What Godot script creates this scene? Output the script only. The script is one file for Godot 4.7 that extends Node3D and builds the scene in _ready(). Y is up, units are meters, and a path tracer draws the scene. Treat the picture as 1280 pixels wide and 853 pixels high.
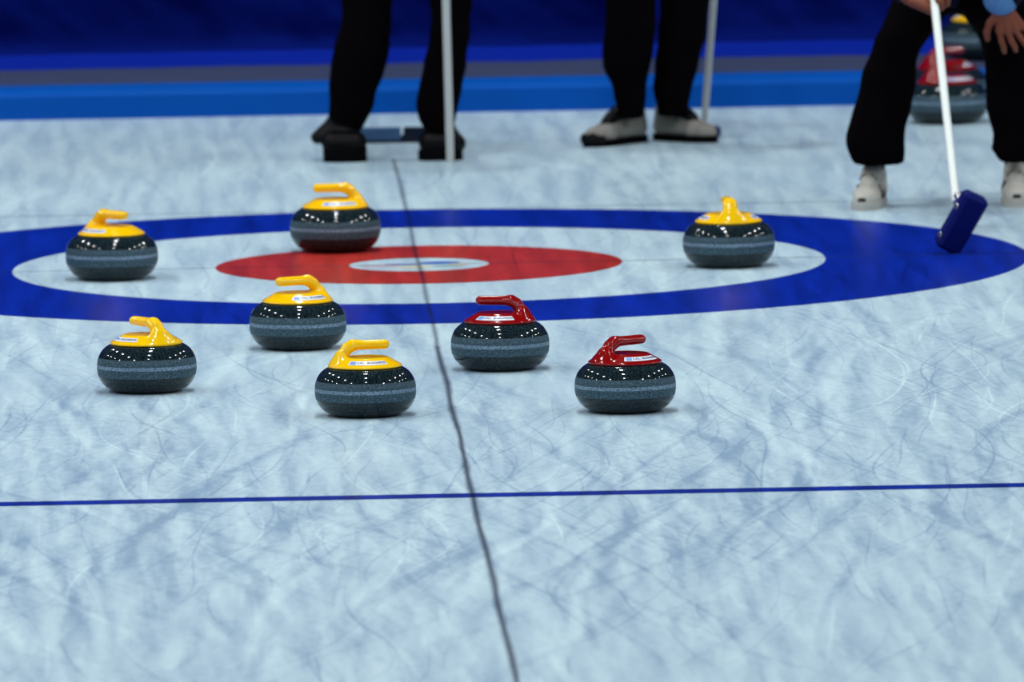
extends Node3D
# A curling house seen through a long lens from the stands: stones, rings on pebbled ice, three players, curtain behind.
# Metres, y up, the tee is the origin, +z runs up the sheet towards the camera.

var mats := {}
var used := {}
var rng := RandomNumberGenerator.new()

# ------------------------------------------------------------------ naming helpers
func numbered(called: String) -> String:
	if not used.has(called):
		used[called] = 0
		return called
	used[called] += 1
	return "%s_%03d" % [called, used[called]]

func tag(o: Node, label: String, category: String, group := "", kind := "") -> void:
	if label: o.set_meta("label", label)
	if category: o.set_meta("category", category)
	if group: o.set_meta("group", group)
	if kind: o.set_meta("kind", kind)

func thing(called: String, label: String, category: String, at := Vector3.ZERO, turn := 0.0, group := "") -> Node3D:
	var o := Node3D.new()
	o.name = numbered(called)
	add_child(o)
	o.position = at
	o.rotation.y = turn
	tag(o, label, category, group)
	return o

func part(called: String, mesh: Mesh, m: Material, parent: Node) -> MeshInstance3D:
	var o := MeshInstance3D.new()
	o.name = called
	o.mesh = mesh
	o.material_override = null
	for s in mesh.get_surface_count():
		o.set_surface_override_material(s, m)
	parent.add_child(o, true)
	return o

func structure(called: String, mesh: Mesh, m: Material, label: String, category: String) -> MeshInstance3D:
	var o := part(called, mesh, m, self)
	tag(o, label, category, "", "structure")
	return o

func mat(c: Color, rough := 0.6, spec := 0.5) -> StandardMaterial3D:
	var m := StandardMaterial3D.new()
	m.albedo_color = c
	m.roughness = rough
	m.metallic_specular = spec
	return m

func rgb8(r: float, g: float, b: float) -> Color:
	return Color(r / 255.0, g / 255.0, b / 255.0)

# ------------------------------------------------------------------ mesh helpers
func commit(v: PackedVector3Array, idx: PackedInt32Array, n: PackedVector3Array, uv := PackedVector2Array()) -> ArrayMesh:
	var a := []
	a.resize(Mesh.ARRAY_MAX)
	a[Mesh.ARRAY_VERTEX] = v
	a[Mesh.ARRAY_NORMAL] = n
	a[Mesh.ARRAY_INDEX] = idx
	if uv.size(): a[Mesh.ARRAY_TEX_UV] = uv
	var m := ArrayMesh.new()
	m.add_surface_from_arrays(Mesh.PRIMITIVE_TRIANGLES, a)
	return m

# flat-shaded triangles; every triangle is turned so that it faces along its wanted side
class Tris:
	var v := PackedVector3Array()
	var n := PackedVector3Array()
	var i := PackedInt32Array()
	var uv := PackedVector2Array()
	func quad(a: Vector3, b: Vector3, c: Vector3, d: Vector3) -> void:   # a b c d clockwise seen from outside
		var k := v.size()
		var nn := (c - a).cross(b - a).normalized()
		for q in [a, b, c, d]:
			v.append(q)
			n.append(nn)
		i.append_array(PackedInt32Array([k, k + 1, k + 2, k, k + 2, k + 3]))
	func tri(a: Vector3, b: Vector3, c: Vector3) -> void:
		var k := v.size()
		var nn := (c - a).cross(b - a).normalized()
		for q in [a, b, c]:
			v.append(q)
			n.append(nn)
		i.append_array(PackedInt32Array([k, k + 1, k + 2]))

func box_mesh(lo: Vector3, hi: Vector3, ch := 0.0, t: Tris = null) -> ArrayMesh:
	# box with chamfered edges
	var own := t == null
	if own: t = Tris.new()
	var c := (lo + hi) / 2.0
	var h := (hi - lo) / 2.0
	ch = minf(ch, minf(h.x, minf(h.y, h.z)) * 0.9)
	for ax in 3:
		var u := (ax + 1) % 3
		var w := (ax + 2) % 3
		for s in [-1.0, 1.0]:
			var q := []
			for e in [[-1, -1], [1, -1], [1, 1], [-1, 1]]:
				var p := Vector3.ZERO
				p[ax] = s * h[ax]
				p[u] = e[0] * (h[u] - ch)
				p[w] = e[1] * (h[w] - ch)
				q.append(c + p)
			if s > 0: q.reverse()
			t.quad(q[0], q[1], q[2], q[3])
	if ch > 0.0:
		for ax in 3:
			var u := (ax + 1) % 3
			var w := (ax + 2) % 3
			for su in [-1.0, 1.0]:
				for sw in [-1.0, 1.0]:
					var q := []
					for e in [[-1, 0], [1, 0], [1, 1], [-1, 1]]:
						var p := Vector3.ZERO
						p[ax] = e[0] * (h[ax] - ch)
						p[u] = su * (h[u] - (ch if e[1] == 0 else 0.0))
						p[w] = sw * (h[w] - (ch if e[1] == 1 else 0.0))
						q.append(c + p)
					if su * sw > 0: q.reverse()
					var nn: Vector3 = (q[2] - q[0]).cross(q[1] - q[0])
					if nn.dot(q[0] - c) < 0: q.reverse()
					t.quad(q[0], q[1], q[2], q[3])
		for sx in [-1.0, 1.0]:
			for sy in [-1.0, 1.0]:
				for sz in [-1.0, 1.0]:
					var a := c + Vector3(sx * h.x, sy * (h.y - ch), sz * (h.z - ch))
					var b := c + Vector3(sx * (h.x - ch), sy * h.y, sz * (h.z - ch))
					var d := c + Vector3(sx * (h.x - ch), sy * (h.y - ch), sz * h.z)
					if (d - a).cross(b - a).dot(a - c) < 0: t.tri(a, d, b)
					else: t.tri(a, b, d)
	return commit(t.v, t.i, t.n) if own else null

func lathe(prof: Array, seg := 64, squash := 1.0) -> ArrayMesh:
	# prof: [radius, height] from top to bottom, smooth normals
	var v := PackedVector3Array()
	var n := PackedVector3Array()
	var idx := PackedInt32Array()
	var uv := PackedVector2Array()
	for k in prof.size():
		var a: Array = prof[maxi(k - 1, 0)]
		var b: Array = prof[mini(k + 1, prof.size() - 1)]
		var d := Vector2(b[0] - a[0], b[1] - a[1])
		var pn := Vector2(-d.y, d.x).normalized()
		for s in seg + 1:
			var an := TAU * s / seg
			v.append(Vector3(cos(an) * prof[k][0], prof[k][1], sin(an) * prof[k][0] * squash))
			n.append(Vector3(cos(an) * pn.x, pn.y, sin(an) * pn.x).normalized())
			uv.append(Vector2(float(s) / seg, float(k) / (prof.size() - 1)))
	for k in prof.size() - 1:
		for s in seg:
			var a := k * (seg + 1) + s
			var b := a + seg + 1
			idx.append_array(PackedInt32Array([a, b, a + 1, b, b + 1, a + 1]))
	return commit(v, idx, n, uv)

func tube(path: Array, radii: Array, seg := 14) -> ArrayMesh:
	# a capped round tube through the points
	var v := PackedVector3Array()
	var n := PackedVector3Array()
	var idx := PackedInt32Array()
	var pts := []
	var rr := []
	for k in path.size():
		pts.append(path[k])
		rr.append(radii[mini(k, radii.size() - 1)])
	var up := Vector3.RIGHT
	var d0: Vector3 = (pts[1] - pts[0]).normalized()
	if absf(d0.dot(up)) > 0.9: up = Vector3.FORWARD
	for k in pts.size():
		var d: Vector3 = (pts[mini(k + 1, pts.size() - 1)] - pts[maxi(k - 1, 0)]).normalized()
		var s := d.cross(up).normalized()
		var w := s.cross(d).normalized()
		for j in seg + 1:
			var an := TAU * j / seg
			var o := s * cos(an) + w * sin(an)
			v.append(pts[k] + o * rr[k])
			n.append(o)
	for k in pts.size() - 1:
		for j in seg:
			var a := k * (seg + 1) + j
			var b := a + seg + 1
			idx.append_array(PackedInt32Array([a, a + 1, b, b, a + 1, b + 1]))
	for e in [0, pts.size() - 1]:
		var c := v.size()
		var d: Vector3 = (pts[1] - pts[0]).normalized() * -1.0 if e == 0 else (pts[-1] - pts[-2]).normalized()
		v.append(pts[e])
		n.append(d)
		for j in seg + 1:
			v.append(v[e * (seg + 1) + j])
			n.append(d)
		for j in seg:
			if e == 0: idx.append_array(PackedInt32Array([c, c + 2 + j, c + 1 + j]))
			else: idx.append_array(PackedInt32Array([c, c + 1 + j, c + 2 + j]))
	return commit(v, idx, n)

func prism(outline: PackedVector2Array, y0: float, y1: float, ch := 0.003) -> ArrayMesh:
	# outline in (x, z), extruded upwards, chamfered at its top
	var t := Tris.new()
	var m := outline.size()
	var c := Vector2.ZERO
	for q in outline: c += q / m
	var inner := PackedVector2Array()
	for q in outline: inner.append(q + (c - q).normalized() * ch)
	var turn := 0.0
	for k in m: turn += (outline[k] - c).cross(outline[(k + 1) % m] - c)
	for k in m:
		var j := (k + 1) % m
		var a := outline[k]
		var b := outline[j]
		var ai := inner[k]
		var bi := inner[j]
		if turn < 0:
			var h := a
			a = b
			b = h
			h = ai
			ai = bi
			bi = h
		t.quad(Vector3(a.x, y0, a.y), Vector3(b.x, y0, b.y), Vector3(b.x, y1 - ch, b.y), Vector3(a.x, y1 - ch, a.y))
		t.quad(Vector3(a.x, y1 - ch, a.y), Vector3(b.x, y1 - ch, b.y), Vector3(bi.x, y1, bi.y), Vector3(ai.x, y1, ai.y))
		t.tri(Vector3(ai.x, y1, ai.y), Vector3(bi.x, y1, bi.y), Vector3(c.x, y1, c.y))
		t.tri(Vector3(a.x, y0, a.y), Vector3(c.x, y0, c.y), Vector3(b.x, y0, b.y))
	# turned outwards
	for k in range(0, t.v.size()):
		pass
	return commit(t.v, t.i, t.n)

# ------------------------------------------------------------------ smooth bodies: a field of tapered bones, meshed as surface nets
class Field:
	var o: Vector3
	var c: float
	var nx: int
	var ny: int
	var nz: int
	var k: float
	var f := PackedFloat32Array()
	func _init(lo: Vector3, hi: Vector3, cell: float, blend: float) -> void:
		o = lo
		c = cell
		k = blend
		nx = int(ceil((hi.x - lo.x) / c)) + 2
		ny = int(ceil((hi.y - lo.y) / c)) + 2
		nz = int(ceil((hi.z - lo.z) / c)) + 2
		f.resize(nx * ny * nz)
	func bone(a: Vector3, b: Vector3, ra: float, rb: float, squash := Vector3.ONE) -> void:
		# squash scales the distance axes about the bone (a factor over one makes it thinner there)
		var m := maxf(ra, rb) * maxf(1.15, 1.05 / minf(squash.x, minf(squash.y, squash.z))) + 5.0 * k + c
		var lo := Vector3(minf(a.x, b.x) - m, minf(a.y, b.y) - m, minf(a.z, b.z) - m) - o
		var hi := Vector3(maxf(a.x, b.x) + m, maxf(a.y, b.y) + m, maxf(a.z, b.z) + m) - o
		var i0 := clampi(int(lo.x / c), 0, nx - 1)
		var i1 := clampi(int(hi.x / c) + 1, 0, nx - 1)
		var j0 := clampi(int(lo.y / c), 0, ny - 1)
		var j1 := clampi(int(hi.y / c) + 1, 0, ny - 1)
		var k0 := clampi(int(lo.z / c), 0, nz - 1)
		var k1 := clampi(int(hi.z / c) + 1, 0, nz - 1)
		var ab := (b - a) * squash
		var l2 := maxf(ab.length_squared(), 1e-9)
		var cut := 6.0 * k
		for kk in range(k0, k1 + 1):
			for j in range(j0, j1 + 1):
				var at := (kk * ny + j) * nx
				for i in range(i0, i1 + 1):
					var p := (o + Vector3(i, j, kk) * c - a) * squash
					var t := clampf(p.dot(ab) / l2, 0.0, 1.0)
					var d := (p - ab * t).length() - (ra + (rb - ra) * t)
					if d < cut: f[at + i] += exp(-d / k)
	func finish() -> void:   # sum of exponentials -> distance
		for i in f.size():
			f[i] = -k * log(f[i]) if f[i] > 1e-12 else 1.0
	func clip_below(y: float) -> void:
		for kk in nz:
			for j in ny:
				var d := y - (o.y + j * c)
				for i in nx:
					var at := (kk * ny + j) * nx + i
					f[at] = maxf(f[at], d)
	func mesh_into(v: PackedVector3Array, idx: PackedInt32Array) -> void:
		var id := PackedInt32Array()
		id.resize(nx * ny * nz)
		id.fill(-1)
		var dx := 1
		var dy := nx
		var dz := nx * ny
		for kk in nz - 1:
			for j in ny - 1:
				for i in nx - 1:
					var a := (kk * ny + j) * nx + i
					var f0 := f[a]
					if f0 > 4.0 * c or f0 < -4.0 * c: continue
					var f1 := f[a + dx]
					var f2 := f[a + dy]
					var f3 := f[a + dx + dy]
					var f4 := f[a + dz]
					var f5 := f[a + dx + dz]
					var f6 := f[a + dy + dz]
					var f7 := f[a + dx + dy + dz]
					var s := int(f0 < 0) + int(f1 < 0) + int(f2 < 0) + int(f3 < 0) + int(f4 < 0) + int(f5 < 0) + int(f6 < 0) + int(f7 < 0)
					if s == 0 or s == 8: continue
					var p := Vector3.ZERO
					var m := 0
					if (f0 < 0) != (f1 < 0): p += Vector3(f0 / (f0 - f1), 0, 0); m += 1
					if (f2 < 0) != (f3 < 0): p += Vector3(f2 / (f2 - f3), 1, 0); m += 1
					if (f4 < 0) != (f5 < 0): p += Vector3(f4 / (f4 - f5), 0, 1); m += 1
					if (f6 < 0) != (f7 < 0): p += Vector3(f6 / (f6 - f7), 1, 1); m += 1
					if (f0 < 0) != (f2 < 0): p += Vector3(0, f0 / (f0 - f2), 0); m += 1
					if (f1 < 0) != (f3 < 0): p += Vector3(1, f1 / (f1 - f3), 0); m += 1
					if (f4 < 0) != (f6 < 0): p += Vector3(0, f4 / (f4 - f6), 1); m += 1
					if (f5 < 0) != (f7 < 0): p += Vector3(1, f5 / (f5 - f7), 1); m += 1
					if (f0 < 0) != (f4 < 0): p += Vector3(0, 0, f0 / (f0 - f4)); m += 1
					if (f1 < 0) != (f5 < 0): p += Vector3(1, 0, f1 / (f1 - f5)); m += 1
					if (f2 < 0) != (f6 < 0): p += Vector3(0, 1, f2 / (f2 - f6)); m += 1
					if (f3 < 0) != (f7 < 0): p += Vector3(1, 1, f3 / (f3 - f7)); m += 1
					id[a] = v.size()
					v.append(o + (Vector3(i, j, kk) + p / m) * c)
		for kk in range(1, nz - 1):
			for j in range(1, ny - 1):
				for i in range(1, nx - 1):
					var a := (kk * ny + j) * nx + i
					var f0 := f[a]
					if f0 > 4.0 * c or f0 < -4.0 * c: continue
					var inside := f0 < 0
					if inside != (f[a + dx] < 0): _quad(idx, id[a - dy - dz], id[a - dz], id[a], id[a - dy], inside)
					if inside != (f[a + dy] < 0): _quad(idx, id[a - dx - dz], id[a - dx], id[a], id[a - dz], inside)
					if inside != (f[a + dz] < 0): _quad(idx, id[a - dx - dy], id[a - dy], id[a], id[a - dx], inside)
	func _quad(idx: PackedInt32Array, a: int, b: int, c2: int, d: int, inside: bool) -> void:
		if a < 0 or b < 0 or c2 < 0 or d < 0: return
		if inside: idx.append_array(PackedInt32Array([a, c2, b, a, d, c2]))
		else: idx.append_array(PackedInt32Array([a, b, c2, a, c2, d]))

func smooth(v: PackedVector3Array, idx: PackedInt32Array) -> ArrayMesh:
	var n := PackedVector3Array()
	n.resize(v.size())
	for t in range(0, idx.size(), 3):
		var a := v[idx[t]]
		var nn := (v[idx[t + 2]] - a).cross(v[idx[t + 1]] - a)
		for e in 3: n[idx[t + e]] += nn
	for i in n.size(): n[i] = n[i].normalized()
	return commit(v, idx, n)

func fields_mesh(fields: Array) -> ArrayMesh:
	var v := PackedVector3Array()
	var idx := PackedInt32Array()
	for f in fields: f.mesh_into(v, idx)
	return smooth(v, idx)

# bones: [a, b, ra, rb] or [a, b, ra, rb, squash]
func bones_field(bones: Array, cell: float, blend: float) -> Field:
	var lo := Vector3.ONE * 1e9
	var hi := Vector3.ONE * -1e9
	for b in bones:
		var m: float = maxf(b[2], b[3]) * 1.1 + 3.0 * blend + 2.0 * cell
		for e in 2:
			lo = lo.min(b[e] - Vector3.ONE * m)
			hi = hi.max(b[e] + Vector3.ONE * m)
	var f := Field.new(lo, hi, cell, blend)
	for b in bones: f.bone(b[0], b[1], b[2], b[3], b[4] if b.size() > 4 else Vector3.ONE)
	f.finish()
	return f

func bones_mesh(bones: Array, cell: float, blend: float) -> ArrayMesh:
	return fields_mesh([bones_field(bones, cell, blend)])

# ------------------------------------------------------------------ textures
func granite_texture(dark: Color, light: Color, fleck: Color, share: float, s: int) -> ImageTexture:
	var n := FastNoiseLite.new()
	n.seed = s
	n.noise_type = FastNoiseLite.TYPE_SIMPLEX_SMOOTH
	n.frequency = 0.11
	n.fractal_octaves = 3
	var g := n.get_seamless_image(256, 256)
	var im := Image.create(256, 256, false, Image.FORMAT_RGB8)
	var r := RandomNumberGenerator.new()
	r.seed = s
	for y in 256:
		for x in 256:
			var t := clampf((g.get_pixel(x, y).r - 0.32) * 2.2 + r.randf_range(-0.45, 0.45), 0.0, 1.0)
			var c := dark.lerp(light, t)
			if r.randf() < share: c = c.lerp(fleck, r.randf_range(0.4, 1.0))
			im.set_pixel(x, y, c)
	return ImageTexture.create_from_image(im)

const TW := 2048
const TH := 2048
const TX0 := -2.6
const TZ0 := -6.6
const TXS := 5.2
const TZS := 18.0

func ice_marks() -> PackedFloat32Array:
	# frost, sweeping marks and stone tracks on the sheet, 0 (clear dark) .. 1 (white)
	var a := PackedFloat32Array()
	a.resize(TW * TH)
	var n := FastNoiseLite.new()
	n.seed = 11
	n.noise_type = FastNoiseLite.TYPE_SIMPLEX_SMOOTH
	n.frequency = 0.030
	n.fractal_octaves = 5
	n.fractal_gain = 0.45
	n.domain_warp_enabled = true
	n.domain_warp_amplitude = 40.0
	n.domain_warp_frequency = 0.012
	var g1 := n.get_seamless_image(TW, TH / 4)
	g1.convert(Image.FORMAT_L8)
	g1.resize(TW, TH, Image.INTERPOLATE_CUBIC)
	var d1 := g1.get_data()
	var m := FastNoiseLite.new()
	m.seed = 5
	m.frequency = 0.16
	m.fractal_octaves = 2
	var g2 := m.get_seamless_image(TW / 2, TH / 2)
	g2.convert(Image.FORMAT_L8)
	g2.resize(TW, TH, Image.INTERPOLATE_BILINEAR)
	var d2 := g2.get_data()
	for i in TW * TH:
		a[i] = 0.58 + (d1[i] / 255.0 - 0.5) * 0.72 + (d2[i] / 255.0 - 0.5) * 0.22
	# curved strokes, mostly along the sheet
	var r := RandomNumberGenerator.new()
	r.seed = 77
	for s in 3000:
		var x := r.randf_range(TX0, TX0 + TXS)
		var z := r.randf_range(TZ0, TZ0 + TZS)
		if s % 3 == 0: z = r.randf_range(1.0, 7.5)
		var head := r.randfn(0.0, 0.14)
		if r.randf() < 0.12: head = r.randfn(0.0, 0.8)
		var bend := r.randfn(0.0, 0.22)
		var length := r.randf_range(0.3, 2.4)
		var w := r.randf_range(0.8, 2.2)
		var amp := r.randf_range(0.10, 0.40)
		if s % 9 == 0:   # broad swept or dragged tracks
			length = r.randf_range(1.5, 5.5)
			w = r.randf_range(4.0, 16.0)
			amp = r.randf_range(0.08, 0.27)
			head = r.randfn(0.0, 0.16)
		if r.randf() < 0.82: amp = -amp
		var steps := int(length / 0.0088)
		var iw := int(ceil(w))
		for k in steps:
			head += bend * 0.0088 / 0.6
			if w > 3.0: head *= 0.982
			if k % 40 == 0: bend = bend * 0.7 + r.randfn(0.0, 0.16)
			x += sin(head) * 0.0088
			z += cos(head) * 0.0088
			var px := (x - TX0) / TXS * TW
			var pz := posmod(int((z - TZ0) / TZS * TH), TH)
			var fade := sin(PI * (k + 0.5) / steps)
			var ix := int(floor(px))
			for u in range(-iw, iw + 1):
				var q := absf(ix + u + 0.5 - px) / w
				if q < 1.0:
					a[pz * TW + posmod(ix + u, TW)] += amp * fade * (1.0 - q * q)
	return a

func ice_images() -> void:
	var a := ice_marks()
	var lo := Vector3(0.245, 0.370, 0.505)   # wet clear ice
	var hi := Vector3(0.590, 0.770, 0.825)   # frosted ice
	var b := PackedByteArray()
	b.resize(TW * TH * 3)
	var g := PackedByteArray()
	g.resize(TW * TH)
	# sRGB lookup
	var lut_r := PackedByteArray()
	var lut_g := PackedByteArray()
	var lut_b := PackedByteArray()
	for i in 256:
		var c := lo.lerp(hi, i / 255.0)
		var s := Color(c.x, c.y, c.z).linear_to_srgb()
		lut_r.append(int(s.r * 255.0))
		lut_g.append(int(s.g * 255.0))
		lut_b.append(int(s.b * 255.0))
	for i in TW * TH:
		var t := clampi(int(a[i] * 255.0), 0, 255)
		b[i * 3] = lut_r[t]
		b[i * 3 + 1] = lut_g[t]
		b[i * 3 + 2] = lut_b[t]
		g[i] = 168 + (t * 87) / 255
	mats.ice_tex = ImageTexture.create_from_image(Image.create_from_data(TW, TH, false, Image.FORMAT_RGB8, b))
	mats.marks_tex = ImageTexture.create_from_image(Image.create_from_data(TW, TH, false, Image.FORMAT_L8, g))

func ice_uv(x: float, z: float) -> Vector2:
	return Vector2((x - TX0) / TXS, (z - TZ0) / TZS)

func flat_mesh(tris: Array, y: float) -> ArrayMesh:
	# tris: list of Vector2 (x, z) triples facing up, with the sheet's own uv
	var v := PackedVector3Array()
	var n := PackedVector3Array()
	var idx := PackedInt32Array()
	var uv := PackedVector2Array()
	for t in range(0, tris.size(), 3):
		var q := [tris[t], tris[t + 1], tris[t + 2]]
		if (q[1] - q[0]).cross(q[2] - q[0]) < 0: q = [q[0], q[2], q[1]]
		for e in q:
			idx.append(v.size())
			v.append(Vector3(e.x, y, e.y))
			n.append(Vector3.UP)
			uv.append(ice_uv(e.x, e.y))
	return commit(v, idx, n, uv)

func annulus(r0: float, r1: float, y: float, seg := 200) -> ArrayMesh:
	var t := []
	for s in seg:
		var a := Vector2.from_angle(TAU * s / seg)
		var b := Vector2.from_angle(TAU * (s + 1) / seg)
		t.append_array([a * r0, a * r1, b * r1])
		if r0 > 0.0: t.append_array([a * r0, b * r1, b * r0])
	return flat_mesh(t, y)

func strip(path: Array, widths: Array, y: float) -> ArrayMesh:
	var t := []
	for k in path.size() - 1:
		var d: Vector2 = (path[k + 1] - path[k]).normalized()
		var s := Vector2(-d.y, d.x)
		var w0: float = widths[k % widths.size()] / 2.0
		var w1: float = widths[(k + 1) % widths.size()] / 2.0
		var a: Vector2 = path[k] - s * w0
		var b: Vector2 = path[k] + s * w0
		var c: Vector2 = path[k + 1] + s * w1
		var e: Vector2 = path[k + 1] - s * w1
		t.append_array([a, b, c, a, c, e])
	return flat_mesh(t, y)

# ------------------------------------------------------------------ curling stone
const SR := 0.1377

func stone_profile(h: float) -> float:
	if h >= 0.072:
		var q := clampf((h - 0.072) / 0.0635, 0.0, 1.0)
		return 0.080 + (SR - 0.080) * sqrt(maxf(0.0, 1.0 - pow(q, 2.15)))
	var q2 := clampf((0.072 - h) / 0.072, 0.0, 1.0)
	return 0.068 + (SR - 0.068) * pow(maxf(0.0, 1.0 - pow(q2, 2.5)), 0.5)

func profile_rows(h1: float, h0: float, rows: int) -> Array:
	var out := []
	for k in rows + 1:
		var h := lerpf(h1, h0, float(k) / rows)
		out.append([stone_profile(h), h])
	return out

var stone_meshes := {}

func cone_point(phi: float, t: float, off := 0.0) -> Vector3:
	var r := lerpf(0.0992, 0.0640, t)
	var h := lerpf(0.1385, 0.1585, t)
	var nrm := Vector2(0.0200, 0.0352).normalized()
	r += nrm.x * off
	h += nrm.y * off
	return Vector3(r * sin(phi), h, r * cos(phi))

func cone_patch(p0: float, p1: float, t0: float, t1: float, off: float) -> ArrayMesh:
	var v := PackedVector3Array()
	var n := PackedVector3Array()
	var idx := PackedInt32Array()
	var seg := 18
	for k in seg + 1:
		var phi := lerpf(p0, p1, float(k) / seg)
		for t in [t0, t1]:
			v.append(cone_point(phi, t, off))
			n.append(Vector3(sin(phi) * 0.494, 0.869, cos(phi) * 0.494))
	for k in seg:
		var a := k * 2
		idx.append_array(PackedInt32Array([a, a + 1, a + 2, a + 2, a + 1, a + 3]))
	return commit(v, idx, n)

func cone_text(words: String, p0: float, t_mid: float, height: float, off: float) -> ArrayMesh:
	var tm := TextMesh.new()
	var f := SystemFont.new()
	f.font_names = PackedStringArray(["Droid Sans"])
	f.font_weight = 700
	tm.font = f
	tm.text = words
	tm.font_size = 32
	tm.depth = 0.0
	tm.pixel_size = 1.0
	tm.curve_step = 2.0
	tm.horizontal_alignment = HORIZONTAL_ALIGNMENT_LEFT
	var a := tm.get_mesh_arrays()
	var src: PackedVector3Array = a[Mesh.ARRAY_VERTEX]
	var ind: PackedInt32Array = a[Mesh.ARRAY_INDEX]
	var lo := Vector3.ONE * 1e9
	var hi := Vector3.ONE * -1e9
	for q in src:
		lo = lo.min(q)
		hi = hi.max(q)
	var sc := height / (hi.y - lo.y)
	var v := PackedVector3Array()
	var n := PackedVector3Array()
	for q in src:
		var phi := p0 + (q.x - lo.x) * sc / 0.0815
		var t := t_mid + (q.y - (lo.y + hi.y) / 2.0) * sc / 0.0405
		v.append(cone_point(phi, t, off))
		n.append(Vector3(sin(phi) * 0.494, 0.869, cos(phi) * 0.494))
	return commit(v, ind, n)

func handle_mesh() -> ArrayMesh:
	# a domed cover with a goose-neck arm that runs over it: arm at -x, grip towards +x
	var wide := Vector3(1.0, 1.0, 0.74)
	var bones := [
		[Vector3(-0.081, 0.1420, 0), Vector3(-0.0660, 0.1620, 0), 0.0138, 0.0135, Vector3(1, 1, 0.48)],
		[Vector3(-0.0660, 0.1620, 0), Vector3(-0.0480, 0.1830, 0), 0.0132, 0.0130, Vector3(1, 1, 0.70)],
		[Vector3(-0.0480, 0.1830, 0), Vector3(-0.0330, 0.1920, 0), 0.0132, 0.0132, Vector3(1, 1, 0.74)],
		[Vector3(-0.0330, 0.1920, 0), Vector3(0.0545, 0.1925, 0), 0.0132, 0.0130, wide],
		[Vector3(-0.068, 0.1430, -0.030), Vector3(-0.068, 0.1430, 0.030), 0.013, 0.013]]
	var f := Field.new(Vector3(-0.106, 0.128, -0.106), Vector3(0.106, 0.214, 0.106), 0.0020, 0.0040)
	for b in bones: f.bone(b[0], b[1], b[2], b[3], b[4] if b.size() > 4 else Vector3.ONE)
	var nrm := Vector2(0.0200, 0.0352).normalized()
	for kk in f.nz:
		var z := f.o.z + kk * f.c
		for j in f.ny:
			var h := f.o.y + j * f.c
			for i in f.nx:
				var at := (kk * f.ny + j) * f.nx + i
				var x := f.o.x + i * f.c
				var r := sqrt(x * x + z * z)
				var d1 := r - 0.1
				var d2 := 0.1330 - h
				var d3 := (r - 0.0992) * nrm.x + (h - 0.1385) * nrm.y
				var d4 := h - 0.1592 - 0.0018 * (1.0 - r / 0.064)
				var m := maxf(maxf(d1, d2), maxf(d3, d4))
				if m < 0.02:
					f.f[at] += exp(-m / f.k)
	f.finish()
	return fields_mesh([f])

func build_stone_meshes() -> void:
	var top := profile_rows(0.1312, 0.0972, 14)
	top.push_front([0.086, 0.1318])
	top.push_front([0.0, 0.1318])
	stone_meshes.top = lathe(top, 72)
	stone_meshes.band_hi = lathe(profile_rows(0.0972, 0.0775, 5), 72)
	stone_meshes.band_mid = lathe(profile_rows(0.0775, 0.0680, 3), 72)
	stone_meshes.band_lo = lathe(profile_rows(0.0680, 0.0455, 5), 72)
	var low := profile_rows(0.0455, 0.0005, 16)
	low.append_array([[0.066, 0.0], [0.060, 0.0], [0.052, 0.004], [0.0, 0.006]])
	stone_meshes.low = lathe(low, 72)
	stone_meshes.handle = handle_mesh()
	stone_meshes.washer = lathe([[0.0, 0.1338], [0.0865, 0.1338], [0.0865, 0.1316], [0.0, 0.1316]], 48)
	stone_meshes.sticker = cone_patch(-0.66, 0.66, 0.27, 0.74, 0.0009)
	stone_meshes.logo = cone_patch(-0.61, -0.41, 0.34, 0.67, 0.0013)
	stone_meshes.letters = cone_text("CAL. BUSINESS", -0.37, 0.52, 0.0086, 0.0014)

var stone_proto: Node3D

func stone(label: String, x: float, z: float, deg: float, m: Material, group: String, y := 0.0) -> Node3D:
	# deg: where the grip points, 0 = +x, 90 = +z
	var s := thing("curling_stone", label, "curling stone", Vector3(x, y, z), deg_to_rad(-deg), group)
	var body := part("granite_body", stone_meshes.top, mats.granite, s)
	part("lower_half", stone_meshes.low, mats.granite, body)
	var band := part("striking_band", stone_meshes.band_hi, mats.band, s)
	part("lower_edge", stone_meshes.band_lo, mats.band, band)
	part("worn_stripe", stone_meshes.band_mid, mats.stripe, band)
	part("washer", stone_meshes.washer, mats.black_rubber, s)
	var h := part("handle", stone_meshes.handle, m, s)
	for side in 2:
		var st := part("sticker", stone_meshes.sticker, mats.sticker, h)
		var lg := part("sticker_emblem", stone_meshes.logo, mats.logo, h)
		var tx := part("sticker_lettering", stone_meshes.letters, mats.ink, h)
		for q in [st, lg, tx]: q.rotation.y = PI * side
	return s

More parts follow.
